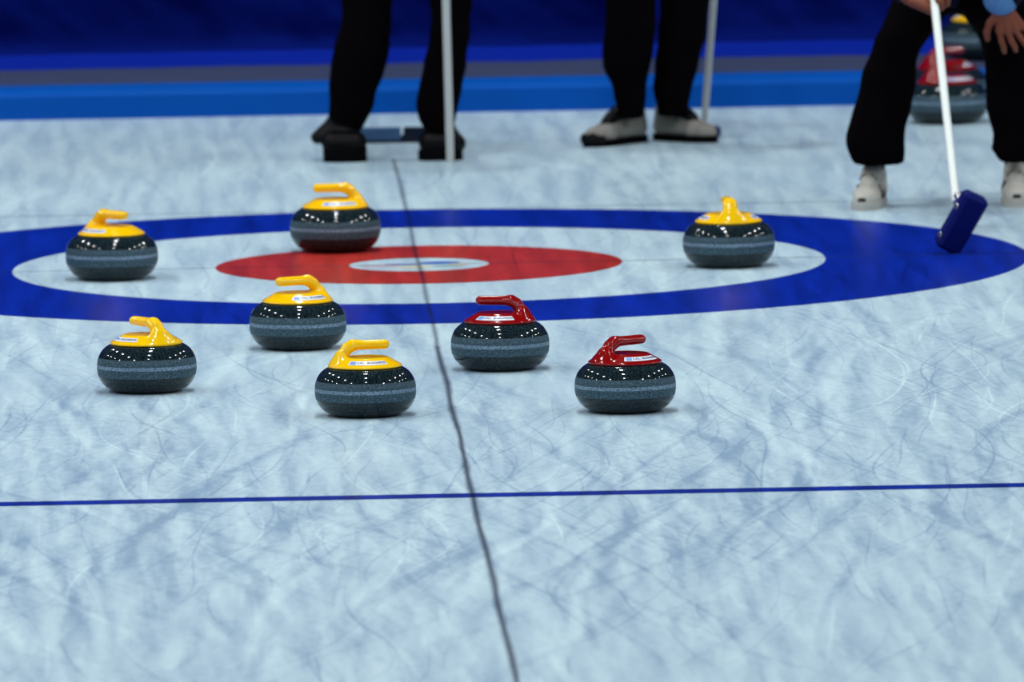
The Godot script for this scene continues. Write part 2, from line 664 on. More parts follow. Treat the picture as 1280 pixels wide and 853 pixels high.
# ------------------------------------------------------------------ people
func hand_bones(wrist: Vector3, fwd: Vector3, palm: Vector3, thumb: Vector3, curl: Array, spread := 0.09, thumb_in := 0.6) -> Array:
	# fwd: where the fingers point, palm: where the palm faces, thumb: the thumb's side; curl: bend at the three joints
	var b := []
	fwd = fwd.normalized()
	palm = palm.normalized()
	thumb = thumb.normalized()
	var knuckle := wrist + fwd * 0.088
	for e in [[-0.026, 0.0], [0.0, 0.0], [0.024, 0.0]]:
		b.append([wrist + thumb * e[0] * 0.6 + fwd * 0.012, knuckle + thumb * e[0], 0.0155, 0.0135])
	var lens := [[0.031, 0.042, 0.026, 0.021, 0.0088], [0.011, 0.047, 0.030, 0.022, 0.0090], [-0.010, 0.043, 0.028, 0.022, 0.0086], [-0.030, 0.034, 0.021, 0.019, 0.0078]]
	for fi in 4:
		var L: Array = lens[fi]
		var p: Vector3 = knuckle + thumb * L[0] - fwd * (0.010 if fi == 3 else 0.0)
		var d := (fwd + thumb * spread * (1.5 - fi)).normalized()
		var an := 0.0
		for s in 3:
			an += curl[s]
			var dir := (d * cos(an) + palm * sin(an)).normalized()
			var q: Vector3 = p + dir * L[s + 1]
			b.append([p, q, L[4] * (1.04 - 0.08 * s), L[4] * (0.98 - 0.09 * s)])
			p = q
	# the thumb leaves the side of the palm near its base
	var t0 := wrist + fwd * 0.026 + thumb * 0.022
	var t1 := t0 + (fwd * 0.75 + thumb * 0.75 + palm * 0.25 * thumb_in).normalized() * 0.040
	var t2 := t1 + (fwd * 0.95 + thumb * 0.25 + palm * thumb_in).normalized() * 0.032
	var t3 := t2 + (fwd * 0.95 + palm * thumb_in).normalized() * 0.026
	b.append([t0, t1, 0.0150, 0.0112])
	b.append([t1, t2, 0.0108, 0.0100])
	b.append([t2, t3, 0.0098, 0.0084])
	return b

func head_bones(c: Vector3, face: Vector3, up: Vector3) -> Array:
	# c: middle of the head
	var f := face.normalized()
	var u := up.normalized()
	var s := f.cross(u).normalized()
	return [
		[c + u * 0.030 - f * 0.022, c + u * 0.034 + f * 0.012, 0.078, 0.074],
		[c - u * 0.020 + f * 0.022, c - u * 0.070 + f * 0.046, 0.055, 0.034],
		[c - u * 0.075 + f * 0.058 + s * 0.012, c - u * 0.075 + f * 0.058 - s * 0.012, 0.020, 0.020],
		[c + u * 0.012 + f * 0.088, c - u * 0.028 + f * 0.104, 0.009, 0.013],
		[c + u * 0.018 + f * 0.078 - s * 0.030, c + u * 0.018 + f * 0.078 + s * 0.030, 0.011, 0.011],
		[c - u * 0.052 + f * 0.086 - s * 0.016, c - u * 0.052 + f * 0.086 + s * 0.016, 0.008, 0.008],
		[c - u * 0.062 + f * 0.084 - s * 0.012, c - u * 0.062 + f * 0.084 + s * 0.012, 0.008, 0.008],
		[c + u * 0.010 + s * 0.077 - f * 0.004, c - u * 0.026 + s * 0.074, 0.014, 0.010],
		[c + u * 0.010 - s * 0.077 - f * 0.004, c - u * 0.026 - s * 0.074, 0.014, 0.010],
		[c - u * 0.040 - f * 0.015, c - u * 0.135 - f * 0.025, 0.052, 0.054]]

func hair_bones(c: Vector3, face: Vector3, up: Vector3) -> Array:
	var f := face.normalized()
	var u := up.normalized()
	return [
		[c + u * 0.052 - f * 0.030, c + u * 0.060 + f * 0.018, 0.076, 0.070],
		[c + u * 0.020 - f * 0.042, c - u * 0.035 - f * 0.048, 0.070, 0.052]]

func figure(p: Node3D, J: Dictionary, face: Vector3, head_up: Vector3, hands: Array, jacket: Material, trouser_bones: Array, hair_mat: Material, hem: float) -> void:
	# J holds the joints in the person's own axes
	var body := []
	for s in ["l", "r"]:
		body.append([J["hip_" + s], J["knee_" + s], 0.060, 0.038])
		body.append([J["knee_" + s], J["ankle_" + s], 0.034, 0.020])
		body.append([J["ankle_" + s], J["toe_" + s], 0.020, 0.016])
		body.append([J["shoulder_" + s], J["elbow_" + s], 0.044, 0.036])
		body.append([J["elbow_" + s], J["wrist_" + s], 0.036, 0.025])
		body.append([J["shoulder_" + s], J.neck, 0.045, 0.046])
		body.append([J.pelvis, J["hip_" + s], 0.082, 0.072])
	body.append([J.pelvis, J.waist, 0.105, 0.100])
	body.append([J.waist, J.chest, 0.100, 0.115])
	body.append([J.chest, J.neck, 0.110, 0.055])
	body.append([J.neck, J.head - head_up.normalized() * 0.08, 0.054, 0.052])
	var fields := [bones_field(body, 0.016, 0.008), bones_field(head_bones(J.head, face, head_up), 0.0065, 0.006)]
	for h in hands: fields.append(bones_field(h, 0.0034, 0.0022))
	part("body", fields_mesh(fields), mats.skin, p)
	var tf := bones_field(trouser_bones, 0.0115, 0.009)
	tf.clip_below(hem)
	part("trousers", fields_mesh([tf]), mats.trousers, p)
	var jb := []
	for s in ["l", "r"]:
		jb.append([J["shoulder_" + s], J["elbow_" + s], 0.068, 0.056])
		jb.append([J["elbow_" + s], J["wrist_" + s].lerp(J["elbow_" + s], 0.12), 0.056, 0.043])
		jb.append([J["shoulder_" + s], J.neck, 0.070, 0.062])
		jb.append([J.chest, J["shoulder_" + s], 0.115, 0.080])
	jb.append([J.pelvis, J.waist, 0.150, 0.138])
	jb.append([J.waist, J.chest, 0.138, 0.148])
	part("jacket", bones_mesh(jb, 0.018, 0.012), jacket, p)
	part("hair", bones_mesh(hair_bones(J.head, face, head_up), 0.010, 0.008), hair_mat, p)
	var sd := face.normalized().cross(head_up.normalized()).normalized()
	for s in [-1.0, 1.0]:
		var e := SphereMesh.new()
		e.radius = 0.0115
		e.height = 0.023
		e.radial_segments = 12
		e.rings = 6
		var eye := part("eye", e, mats.eye, p)
		eye.position = J.head + head_up.normalized() * 0.002 + face.normalized() * 0.078 + sd * s * 0.031

func sole_outline(scale := 1.0) -> PackedVector2Array:
	var o := PackedVector2Array()
	var pts := [[-0.066, 0.0], [-0.062, 0.020], [-0.045, 0.034], [0.0, 0.036], [0.05, 0.037], [0.11, 0.048], [0.15, 0.046], [0.185, 0.034], [0.206, 0.014], [0.211, 0.0]]
	for q in pts: o.append(Vector2(q[0], q[1]) * scale)
	for k in range(pts.size() - 2, 0, -1): o.append(Vector2(pts[k][0], -pts[k][1]) * scale)
	return o

var shoe_meshes := {}

func build_shoe_meshes() -> void:
	var up := [
		[Vector3(-0.026, 0.050, 0), Vector3(-0.020, 0.098, 0), 0.036, 0.036],
		[Vector3(-0.020, 0.050, 0), Vector3(0.060, 0.050, 0), 0.036, 0.038],
		[Vector3(0.060, 0.054, 0), Vector3(0.125, 0.040, 0), 0.036, 0.032],
		[Vector3(0.120, 0.036, -0.014), Vector3(0.120, 0.036, 0.014), 0.031, 0.031],
		[Vector3(0.160, 0.033, -0.008), Vector3(0.160, 0.033, 0.008), 0.029, 0.029],
		[Vector3(0.180, 0.032, 0.0), Vector3(0.181, 0.032, 0.0), 0.025, 0.025]]
	var f := bones_field(up, 0.0045, 0.005)
	f.clip_below(0.018)
	shoe_meshes.upper = fields_mesh([f])
	shoe_meshes.sole = prism(sole_outline(), 0.0, 0.024)
	shoe_meshes.tongue = bones_mesh([[Vector3(0.020, 0.108, 0), Vector3(0.050, 0.098, 0), 0.030, 0.030], [Vector3(0.050, 0.098, 0), Vector3(0.098, 0.075, 0), 0.030, 0.024], [Vector3(0.098, 0.073, 0), Vector3(0.128, 0.060, 0), 0.022, 0.014]], 0.004, 0.003)
	shoe_meshes.collar = bones_mesh([[Vector3(-0.018, 0.118, 0), Vector3(-0.020, 0.150, 0), 0.033, 0.033]], 0.005, 0.004)
	shoe_meshes.cap = bones_mesh([[Vector3(0.187, 0.026, -0.010), Vector3(0.187, 0.026, 0.010), 0.0235, 0.0235], [Vector3(0.164, 0.022, -0.022), Vector3(0.164, 0.022, 0.022), 0.0215, 0.0215]], 0.004, 0.004)

func shoe(p: Node3D, heel: Vector2, toe: Vector2, upper: Material, sole: Material, tongue: Material, lace: Material, cap: Material) -> Node3D:
	# heel and toe on the ice, in the person's own axes
	var s := Node3D.new()
	s.name = "shoe"
	p.add_child(s, true)
	var d := toe - heel
	var k := d.length() / 0.277
	s.position = Vector3(heel.x, 0, heel.y) + Vector3(d.x, 0, d.y) * (0.066 / 0.277)
	s.rotation.y = -atan2(d.y, d.x)
	s.scale = Vector3(k, 1, 1)
	part("upper", shoe_meshes.upper, upper, s)
	part("sole", shoe_meshes.sole, sole, s)
	part("tongue", shoe_meshes.tongue, tongue, s)
	if cap: part("toe_cap", shoe_meshes.cap, cap, s)
	part("collar", shoe_meshes.collar, lace, s)
	for q in 4:
		var t := q / 3.0
		var y := lerpf(0.121, 0.092, t) + 0.012
		var x := lerpf(0.035, 0.092, t)
		part("lace", tube([Vector3(x - 0.006, y - 0.016, -0.026), Vector3(x, y - 0.003, -0.012), Vector3(x, y - 0.001, 0.012), Vector3(x - 0.006, y - 0.016, 0.026)], [0.0046], 6), lace, s)
	if sole == mats.white_sole:
		for side in [-1.0, 1.0]:
			for q in 2:
				var x0 := 0.030 + 0.040 * q
				part("side_stripe", tube([Vector3(x0, 0.030, side * 0.0405), Vector3(x0 + 0.010, 0.052, side * 0.0400), Vector3(x0 + 0.014, 0.072, side * 0.0320)], [0.0040], 6), mats.shoe_lace, s)
		part("toe_mark", bones_mesh([[Vector3(0.199, 0.034, -0.006), Vector3(0.199, 0.034, 0.006), 0.0085, 0.0085]], 0.003, 0.002), mats.shoe_mark, s)
	return s

func leg_bones(rows: Array, z0: float, hip: Vector3, hip_r: float, knee_push := 0.03) -> Array:
	# rows: [x, height, radius] from the top down; baggy cloth hanging round the leg
	var b := []
	var pts := []
	for r in rows:
		var push: float = knee_push * exp(-pow((r[1] - 0.46) / 0.16, 2.0))
		pts.append([Vector3(r[0], r[1], z0 + push), r[2] - 0.006])
	b.append([hip, pts[0][0], hip_r, pts[0][1]])
	for k in pts.size() - 1:
		b.append([pts[k][0], pts[k + 1][0], pts[k][1], pts[k + 1][1]])
	return b

# ------------------------------------------------------------------ brooms
func broom(label: String, foot: Vector3, top: Vector3, r: float, shaft_mat: Material, group: String) -> Node3D:
	var b := thing("curling_broom", label, "broom", foot, 0.0, group)
	var d := top - foot
	part("shaft", tube([Vector3.ZERO, d * 0.02, d], [r * 0.9, r, r], 20), shaft_mat, b)
	return b

# ------------------------------------------------------------------ the scene
func _ready() -> void:
	rng.seed = 3
	# camera: a long lens in the stands, focused on the front stones
	var cam := Camera3D.new()
	cam.name = "camera"
	add_child(cam)
	cam.transform = Transform3D(Basis(Vector3(0.99948271, -0.01590153, 0.02795457), Vector3(0.01857437, 0.99500194, -0.09811285), Vector3(-0.02625471, 0.09858134, 0.99478259)).orthonormalized(), Vector3(-0.92194362, 4.26135558, 45.37820738))
	var at := CameraAttributesPhysical.new()
	at.frustum_focal_length = 534.55
	at.frustum_near = 0.5
	at.frustum_far = 200.0
	at.frustum_focus_distance = 41.3
	at.exposure_aperture = 6.3
	cam.attributes = at
	cam.fov = 2.5719
	cam.near = 0.5
	cam.far = 200.0
	cam.current = true

	var we := WorldEnvironment.new()
	we.name = "world_environment"
	var env := Environment.new()
	env.background_mode = Environment.BG_COLOR
	env.background_color = Color.BLACK
	env.tonemap_mode = Environment.TONE_MAPPER_LINEAR
	env.tonemap_exposure = 1.0
	env.sdfgi_enabled = true
	env.ssao_enabled = true
	env.ssil_enabled = true
	we.environment = env
	add_child(we)

	# lamps: five rows hung under the hall's roof, read from the dots on the stones
	var lamp_energy := 16.0
	var lamp_color := Color(0.985, 0.995, 1.0)
	build_lamps([-14.2, -6.6, -0.1, 8.4, 15.6], [-5.2, -1.0, 3.0, 7.3, 12.3, 18.8, 26.0, 34.0], lamp_energy, lamp_color)

	make_materials()
	build_hall()
	build_sheet()
	build_backdrop()
	build_stones()
	build_hack()
	build_people()

func build_lamps(xs: Array, zs: Array, energy: float, color: Color) -> void:
	var housing := lathe([[0.05, 0.34], [0.09, 0.33], [0.10, 0.20], [0.20, 0.10], [0.31, 0.0], [0.325, -0.005], [0.325, -0.012], [0.30, -0.004], [0.19, 0.09], [0.0, 0.16]], 40)
	var disc := lathe([[0.0, 0.022], [0.255, 0.022], [0.262, 0.018], [0.255, 0.014], [0.0, 0.014]], 40)
	var dark := mat(rgb8(70, 74, 80), 0.5)
	dark.metallic = 0.6
	var glow := mat(Color.WHITE, 0.4)
	glow.emission_enabled = true
	glow.emission = color
	glow.emission_energy_multiplier = 6.0
	var rod := tube([Vector3(0, 0.33, 0), Vector3(0, 1.0, 0)], [0.02], 10)
	for x in xs:
		for z in zs:
			var t := thing("ceiling_lamp", "round high-bay lamp hung on a rod from the dark hall ceiling", "lamp", Vector3(x, 8.0, z), 0.0, "high-bay lamps in rows under the ceiling")
			part("housing", housing, dark, t)
			part("lamp_disc", disc, glow, t)
			part("rod", rod, dark, t)
			var l := AreaLight3D.new()
			l.name = "lamp_light"
			l.area_size = Vector2(0.46, 0.46)
			l.area_normalize_energy = true
			l.light_energy = energy
			l.light_color = color
			l.shadow_enabled = true
			l.area_range = 80.0
			l.area_attenuation = 2.0
			t.add_child(l)
			l.position = Vector3(0, -0.002, 0)
			l.rotation.x = -PI / 2

func make_materials() -> void:
	ice_images()
	var ice := mat(Color.WHITE, 0.30, 0.12)
	ice.albedo_texture = mats.ice_tex
	mats.ice = ice
	for e in [["blue_ice", Color(0.004, 0.030, 0.42)], ["red_ice", Color(0.54, 0.042, 0.034)], ["hog_blue", Color(0.004, 0.035, 0.40)], ["line_grey", Color(0.02, 0.035, 0.10)], ["line_halo", Color(0.05, 0.09, 0.20)], ["thin_grey", Color(0.05, 0.09, 0.13)]]:
		var m := mat(e[1].linear_to_srgb(), 0.30, 0.12)
		m.albedo_texture = mats.marks_tex
		mats[e[0]] = m
		if e[0] in ["line_grey", "line_halo", "thin_grey"]:   # dye seen through a skin of ice
			m.transparency = BaseMaterial3D.TRANSPARENCY_ALPHA
			m.albedo_color.a = {"line_grey": 0.42, "line_halo": 0.26, "thin_grey": 0.5}[e[0]]
	var gr := mat(Color.WHITE, 0.07, 0.42)
	gr.albedo_texture = granite_texture(rgb8(6, 15, 20), rgb8(34, 54, 62), rgb8(140, 160, 158), 0.045, 1)
	gr.uv1_triplanar = true
	gr.uv1_scale = Vector3.ONE * 4.2
	mats.granite = gr
	var bd := mat(Color.WHITE, 0.55, 0.4)
	bd.albedo_texture = granite_texture(rgb8(30, 52, 64), rgb8(78, 106, 120), rgb8(145, 165, 175), 0.04, 2)
	bd.uv1_triplanar = true
	bd.uv1_scale = Vector3.ONE * 4.2
	mats.band = bd
	var sp := mat(Color.WHITE, 0.6, 0.4)
	sp.albedo_texture = granite_texture(rgb8(70, 94, 116), rgb8(138, 162, 182), rgb8(200, 212, 220), 0.07, 3)
	sp.uv1_triplanar = true
	sp.uv1_scale = Vector3.ONE * 4.2
	mats.stripe = sp
	mats.yellow = mat(rgb8(252, 198, 0), 0.14, 0.5)
	mats.red = mat(rgb8(136, 8, 8), 0.10, 0.5)
	mats.sticker = mat(rgb8(222, 230, 240), 0.35)
	mats.logo = mat(rgb8(105, 150, 215), 0.4)
	mats.ink = mat(rgb8(40, 50, 110), 0.5)
	mats.black_rubber = mat(rgb8(12, 12, 14), 0.8, 0.3)
	mats.skin = mat(rgb8(120, 62, 42), 0.55, 0.4)
	mats.trousers = mat(rgb8(6, 4, 6), 0.95, 0.1)
	mats.jacket_dark = mat(rgb8(16, 18, 26), 0.85, 0.2)
	mats.jacket_navy = mat(rgb8(14, 16, 40), 0.85, 0.2)
	mats.cuff = mat(rgb8(84, 128, 180), 0.8, 0.3)
	mats.hair = mat(rgb8(40, 28, 20), 0.6, 0.4)
	mats.eye = mat(rgb8(70, 58, 50), 0.2)
	mats.boot = mat(rgb8(4, 4, 7), 0.45, 0.25)
	mats.grey_shoe = mat(rgb8(130, 128, 122), 0.65, 0.35)
	mats.white_shoe = mat(rgb8(186, 184, 176), 0.6, 0.35)
	mats.shoe_lace = mat(rgb8(96, 90, 84), 0.8, 0.2)
	mats.shoe_mark = mat(rgb8(40, 36, 34), 0.8, 0.2)
	mats.black_sole = mat(rgb8(4, 4, 6), 0.7, 0.15)
	mats.white_sole = mat(rgb8(170, 170, 166), 0.7, 0.3)
	mats.shaft_grey = mat(rgb8(176, 182, 182), 0.45, 0.4)
	mats.shaft_white = mat(rgb8(228, 236, 232), 0.4, 0.4)
	mats.brush_blue = mat(rgb8(8, 20, 92), 0.65, 0.2)
	mats.metal = mat(rgb8(190, 195, 200), 0.25)
	mats.metal.metallic = 0.9
	mats.board_blue = mat(rgb8(0, 80, 172), 0.6, 0.2)
	mats.curtain = mat(rgb8(5, 20, 98), 0.9, 0.1)
	mats.hem = mat(rgb8(3, 34, 148), 0.75, 0.2)  # brighter curtain blue: overhead light on the flared foot put into the colour
	mats.carpet = mat(rgb8(60, 69, 98), 0.95, 0.1)
	mats.hack_grey = mat(rgb8(60, 92, 130), 0.7, 0.3)
	mats.hack_dark = mat(rgb8(10, 22, 44), 0.7, 0.3)

func build_hall() -> void:
	var dark := mat(rgb8(34, 38, 50), 0.9, 0.2)
	var roof := mat(rgb8(26, 28, 34), 0.9, 0.2)
	structure("ceiling", box_mesh(Vector3(-20.3, 9.0, -7.6), Vector3(20.3, 9.3, 50.3)), roof, "dark roof above the curling hall", "ceiling")
	structure("wall_left", box_mesh(Vector3(-20.3, -0.3, -7.6), Vector3(-20.0, 9.0, 50.3)), dark, "dark side wall of the curling hall", "wall")
	structure("wall_right", box_mesh(Vector3(20.0, -0.3, -7.6), Vector3(20.3, 9.0, 50.3)), dark, "dark opposite side wall of the curling hall", "wall")
	structure("wall_back", box_mesh(Vector3(-20.0, -0.3, -7.6), Vector3(20.0, 9.0, -7.3)), dark, "dark end wall behind the blue curtain", "wall")
	structure("wall_front", box_mesh(Vector3(-20.0, -0.3, 50.0), Vector3(20.0, 9.0, 50.3)), dark, "dark end wall behind the stands", "wall")

func build_sheet() -> void:
	# the ice: one slab whose top is y = 0
	var v := PackedVector3Array([Vector3(-20, 0, -5.6), Vector3(20, 0, -5.6), Vector3(20, 0, 50), Vector3(-20, 0, 50), Vector3(-20, -0.3, -5.6), Vector3(20, -0.3, -5.6), Vector3(20, -0.3, 50), Vector3(-20, -0.3, 50)])
	var n := PackedVector3Array()
	var uv := PackedVector2Array()
	for q in v:
		n.append(Vector3.UP if q.y == 0 else Vector3.DOWN)
		uv.append(ice_uv(q.x, q.z))
	var ice := structure("floor", commit(v, PackedInt32Array([0, 1, 2, 0, 2, 3, 4, 6, 5, 4, 7, 6]), n, uv), mats.ice, "pale blue scratched and pebbled curling ice", "ice")
	var y := 0.0006
	part("blue_ring", annulus(1.219, 1.829, y), mats.blue_ice, ice)
	part("red_ring", annulus(0.21, 0.61, y), mats.red_ice, ice)
	# emblem on the button: a few flat petals of colour
	var petals := [[0.062, -0.050, 0.062, 0.038, rgb8(60, 105, 190)], [-0.050, -0.012, 0.050, 0.030, rgb8(130, 142, 196)], [-0.118, 0.032, 0.060, 0.016, rgb8(200, 150, 150)], [-0.018, 0.082, 0.058, 0.026, rgb8(212, 200, 150)], [0.085, 0.062, 0.048, 0.030, rgb8(130, 170, 175)], [0.120, 0.018, 0.034, 0.022, rgb8(205, 182, 158)]]
	for q in petals:
		var t := []
		for s in 20:
			var a := TAU * s / 20
			var b := TAU * (s + 1) / 20
			t.append_array([Vector2(q[0], q[1]), Vector2(q[0] + cos(a) * q[2], q[1] + sin(a) * q[3]), Vector2(q[0] + cos(b) * q[2], q[1] + sin(b) * q[3])])
		part("emblem_petal", flat_mesh(t, y), mat(q[4], 0.30, 0.12), ice)
	# lines, laid just over the rings
	part("hog_line", strip([Vector2(-2.4, 6.4), Vector2(2.4, 6.4)], [0.10], y), mats.hog_blue, ice)
	part("tee_line", strip([Vector2(-2.4, 0), Vector2(2.4, 0)], [0.013], y * 2), mats.thin_grey, ice)
	part("back_line", strip([Vector2(-2.4, -1.84), Vector2(2.4, -1.84)], [0.014], y * 2), mats.thin_grey, ice)
	var path := []
	var widths := []
	var nz := FastNoiseLite.new()
	nz.seed = 9
	nz.frequency = 0.9
	for stretch in [[-3.66, 2.5, 0.28, 0.20], [2.5, 12.5, 0.46, 0.28]]:
		path = []
		widths = []
		var z: float = stretch[0]
		while z <= stretch[1] + 0.001:
			path.append(Vector2(nz.get_noise_1d(z * 0.6) * 0.007, z))
			widths.append(0.010 + 0.004 * nz.get_noise_1d(z * 3.0 + 50.0))
			z += 0.11
		var line: Node3D = ice
		var layers := [[1.9, 0.55], [1.35, 0.8], [0.9, 1.0], [0.5, 1.2]]
		for k in 4:
			var m: StandardMaterial3D = mats.line_grey.duplicate()
			m.albedo_color.a = stretch[2] * 0.46 * layers[k][1]
			var w := []
			for q in widths: w.append(q * layers[k][0] * 1.25)
			var o := part("centre_line" if k == 0 else "dye_core", strip(path, w, y * (1.4 + 0.2 * k)), m, line)
			if k == 0: line = o

func build_backdrop() -> void:
	# foam board at the end of the sheet
	var t := Tris.new()
	var prof := [Vector2(-5.43, 0.0), Vector2(-5.43, 0.078), Vector2(-5.437, 0.086), Vector2(-5.455, 0.095), Vector2(-5.49, 0.102), Vector2(-5.60, 0.104), Vector2(-5.60, 0.0)]
	var b := thing("divider_board", "low blue foam board along the end of the ice", "board")
	for k in prof.size() - 1:
		var p: Vector2 = prof[k]
		var q: Vector2 = prof[k + 1]
		t.quad(Vector3(-12, p.y, p.x), Vector3(-12, q.y, q.x), Vector3(12, q.y, q.x), Vector3(12, p.y, p.x))
	part("foam_strip", commit(t.v, t.i, t.n), mats.board_blue, b)
	# carpeted walkway behind it
	structure("floor_walkway", box_mesh(Vector3(-20, -0.3, -7.3), Vector3(20, 0.10, -5.601)), mats.carpet, "grey carpeted walkway between blue board and curtain", "floor")
	# curtain: hangs in shallow folds and lies forward on the carpet at its foot
	var v := PackedVector3Array()
	var idx := PackedInt32Array()
	var cols := 900
	var x0 := -8.0
	var x1 := 8.0
	var rows := [[4.2, 0.0], [3.0, 0.0], [2.0, 0.0], [1.4, 0.0], [1.0, 0.0], [0.8, 0.0]]
	for k in 25: rows.append([0.70 - 0.021 * k, 0.0])
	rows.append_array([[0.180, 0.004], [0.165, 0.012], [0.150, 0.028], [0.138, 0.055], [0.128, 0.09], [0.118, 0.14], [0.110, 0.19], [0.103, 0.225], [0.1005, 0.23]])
	var nz := FastNoiseLite.new()
	nz.seed = 21
	nz.frequency = 0.55
	for r in rows:
		for c in cols + 1:
			var x := lerpf(x0, x1, float(c) / cols)
			var fold: float = 0.022 * sin(x * 11.0 + 1.6 * sin(x * 1.7) + r[0] * 12.0) + 0.14 * nz.get_noise_2d(x * 3.0 + r[0] * 3.4, r[0] * 1.5 - x * 0.6)
			fold *= 0.45 + 0.55 * clampf((r[0] - 0.1) / 0.5, 0.0, 1.0)
			v.append(Vector3(x, r[0], -6.52 + r[1] + fold))
	for k in rows.size() - 1:
		for c in cols:
			var a := k * (cols + 1) + c
			var d := a + cols + 1
			idx.append_array(PackedInt32Array([a, a + 1, d, a + 1, d + 1, d]))
	var o := thing("curtain", "deep blue curtain hanging across the end of the hall", "curtain")
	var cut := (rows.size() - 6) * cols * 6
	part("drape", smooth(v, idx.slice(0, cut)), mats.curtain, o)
	part("lit_hem", smooth(v, idx.slice(cut)), mats.hem, o)  # foot of the curtain, painted brighter as if catching light from above

func build_stones() -> void:
	build_stone_meshes()
	var gy := "yellow-handled curling stones in play"
	var gr := "red-handled curling stones in play"
	stone("yellow-handled stone on the white ring, grip pointing slantwise away from the curtain", -0.920, 0.270, 50.0, mats.yellow, gy)
	stone("yellow-handled stone standing on the red ring behind the button", -0.241, -0.497, 170.0, mats.yellow, gy)
	stone("yellow-handled stone on the white ring, grip pointing straight towards the curtain", 0.922, 0.226, -94.0, mats.yellow, gy)
	stone("yellow-handled stone touching the outer edge of the blue ring", -0.396, 2.467, 153.0, mats.yellow, gy)
	stone("yellow-handled stone outside the rings, farthest from the centre line", -0.829, 3.593, 236.0, mats.yellow, gy)
	stone("yellow-handled stone farthest from the rings, near the centre line", -0.239, 4.342, -5.0, mats.yellow, gy)
	stone("red-handled stone right beside the centre line, nearer the blue ring", 0.159, 3.159, 192.0, mats.red, gr)
	stone("red-handled stone farthest out from the rings on bare ice", 0.466, 4.365, -35.0, mats.red, gr)
	var gb := "idle stones parked behind the house"
	stone("parked red-handled stone on the ice, clear of the blue board", 1.852, -4.69, -36.0, mats.red, gb)
	stone("parked red-handled stone against the blue board", 1.884, -5.26, -30.0, mats.red, gb)
	stone("yellow-handled stone standing on the grey carpet behind the blue board", 2.045, -6.03, -75.0, mats.yellow, gb, 0.10)

func build_hack() -> void:
	var h := thing("curling_hack", "low rubber hack frozen into the ice between the black boots", "hack", Vector3(0.0, 0.0, -4.33))
	part("base_plate", box_mesh(Vector3(-0.16, 0.0, -0.14), Vector3(0.16, 0.010, 0.05), 0.003), mats.hack_dark, h)
	for e in [[-0.125, 0.035, "hack_grey"], [0.045, 0.16, "hack_dark"]]:
		var t := Tris.new()
		# a wedge with a sloping foot rest and a hollow front
		var pr := [Vector2(0.045, 0.010), Vector2(0.040, 0.046), Vector2(0.018, 0.050), Vector2(-0.10, 0.016), Vector2(-0.12, 0.010)]
		for k in pr.size():
			var p: Vector2 = pr[k]
			var q: Vector2 = pr[(k + 1) % pr.size()]
			t.quad(Vector3(e[0], p.y, p.x), Vector3(e[0], q.y, q.x), Vector3(e[1], q.y, q.x), Vector3(e[1], p.y, p.x))
		for k in range(1, pr.size() - 1):
			t.tri(Vector3(e[0], pr[0].y, pr[0].x), Vector3(e[0], pr[k + 1].y, pr[k + 1].x), Vector3(e[0], pr[k].y, pr[k].x))
			t.tri(Vector3(e[1], pr[0].y, pr[0].x), Vector3(e[1], pr[k].y, pr[k].x), Vector3(e[1], pr[k + 1].y, pr[k + 1].x))
		part("foot_rest", commit(t.v, t.i, t.n), mats[e[2]], h)

func build_people() -> void:
	build_shoe_meshes()
	player_boots()
	player_grey_shoes()
	player_white_shoes()

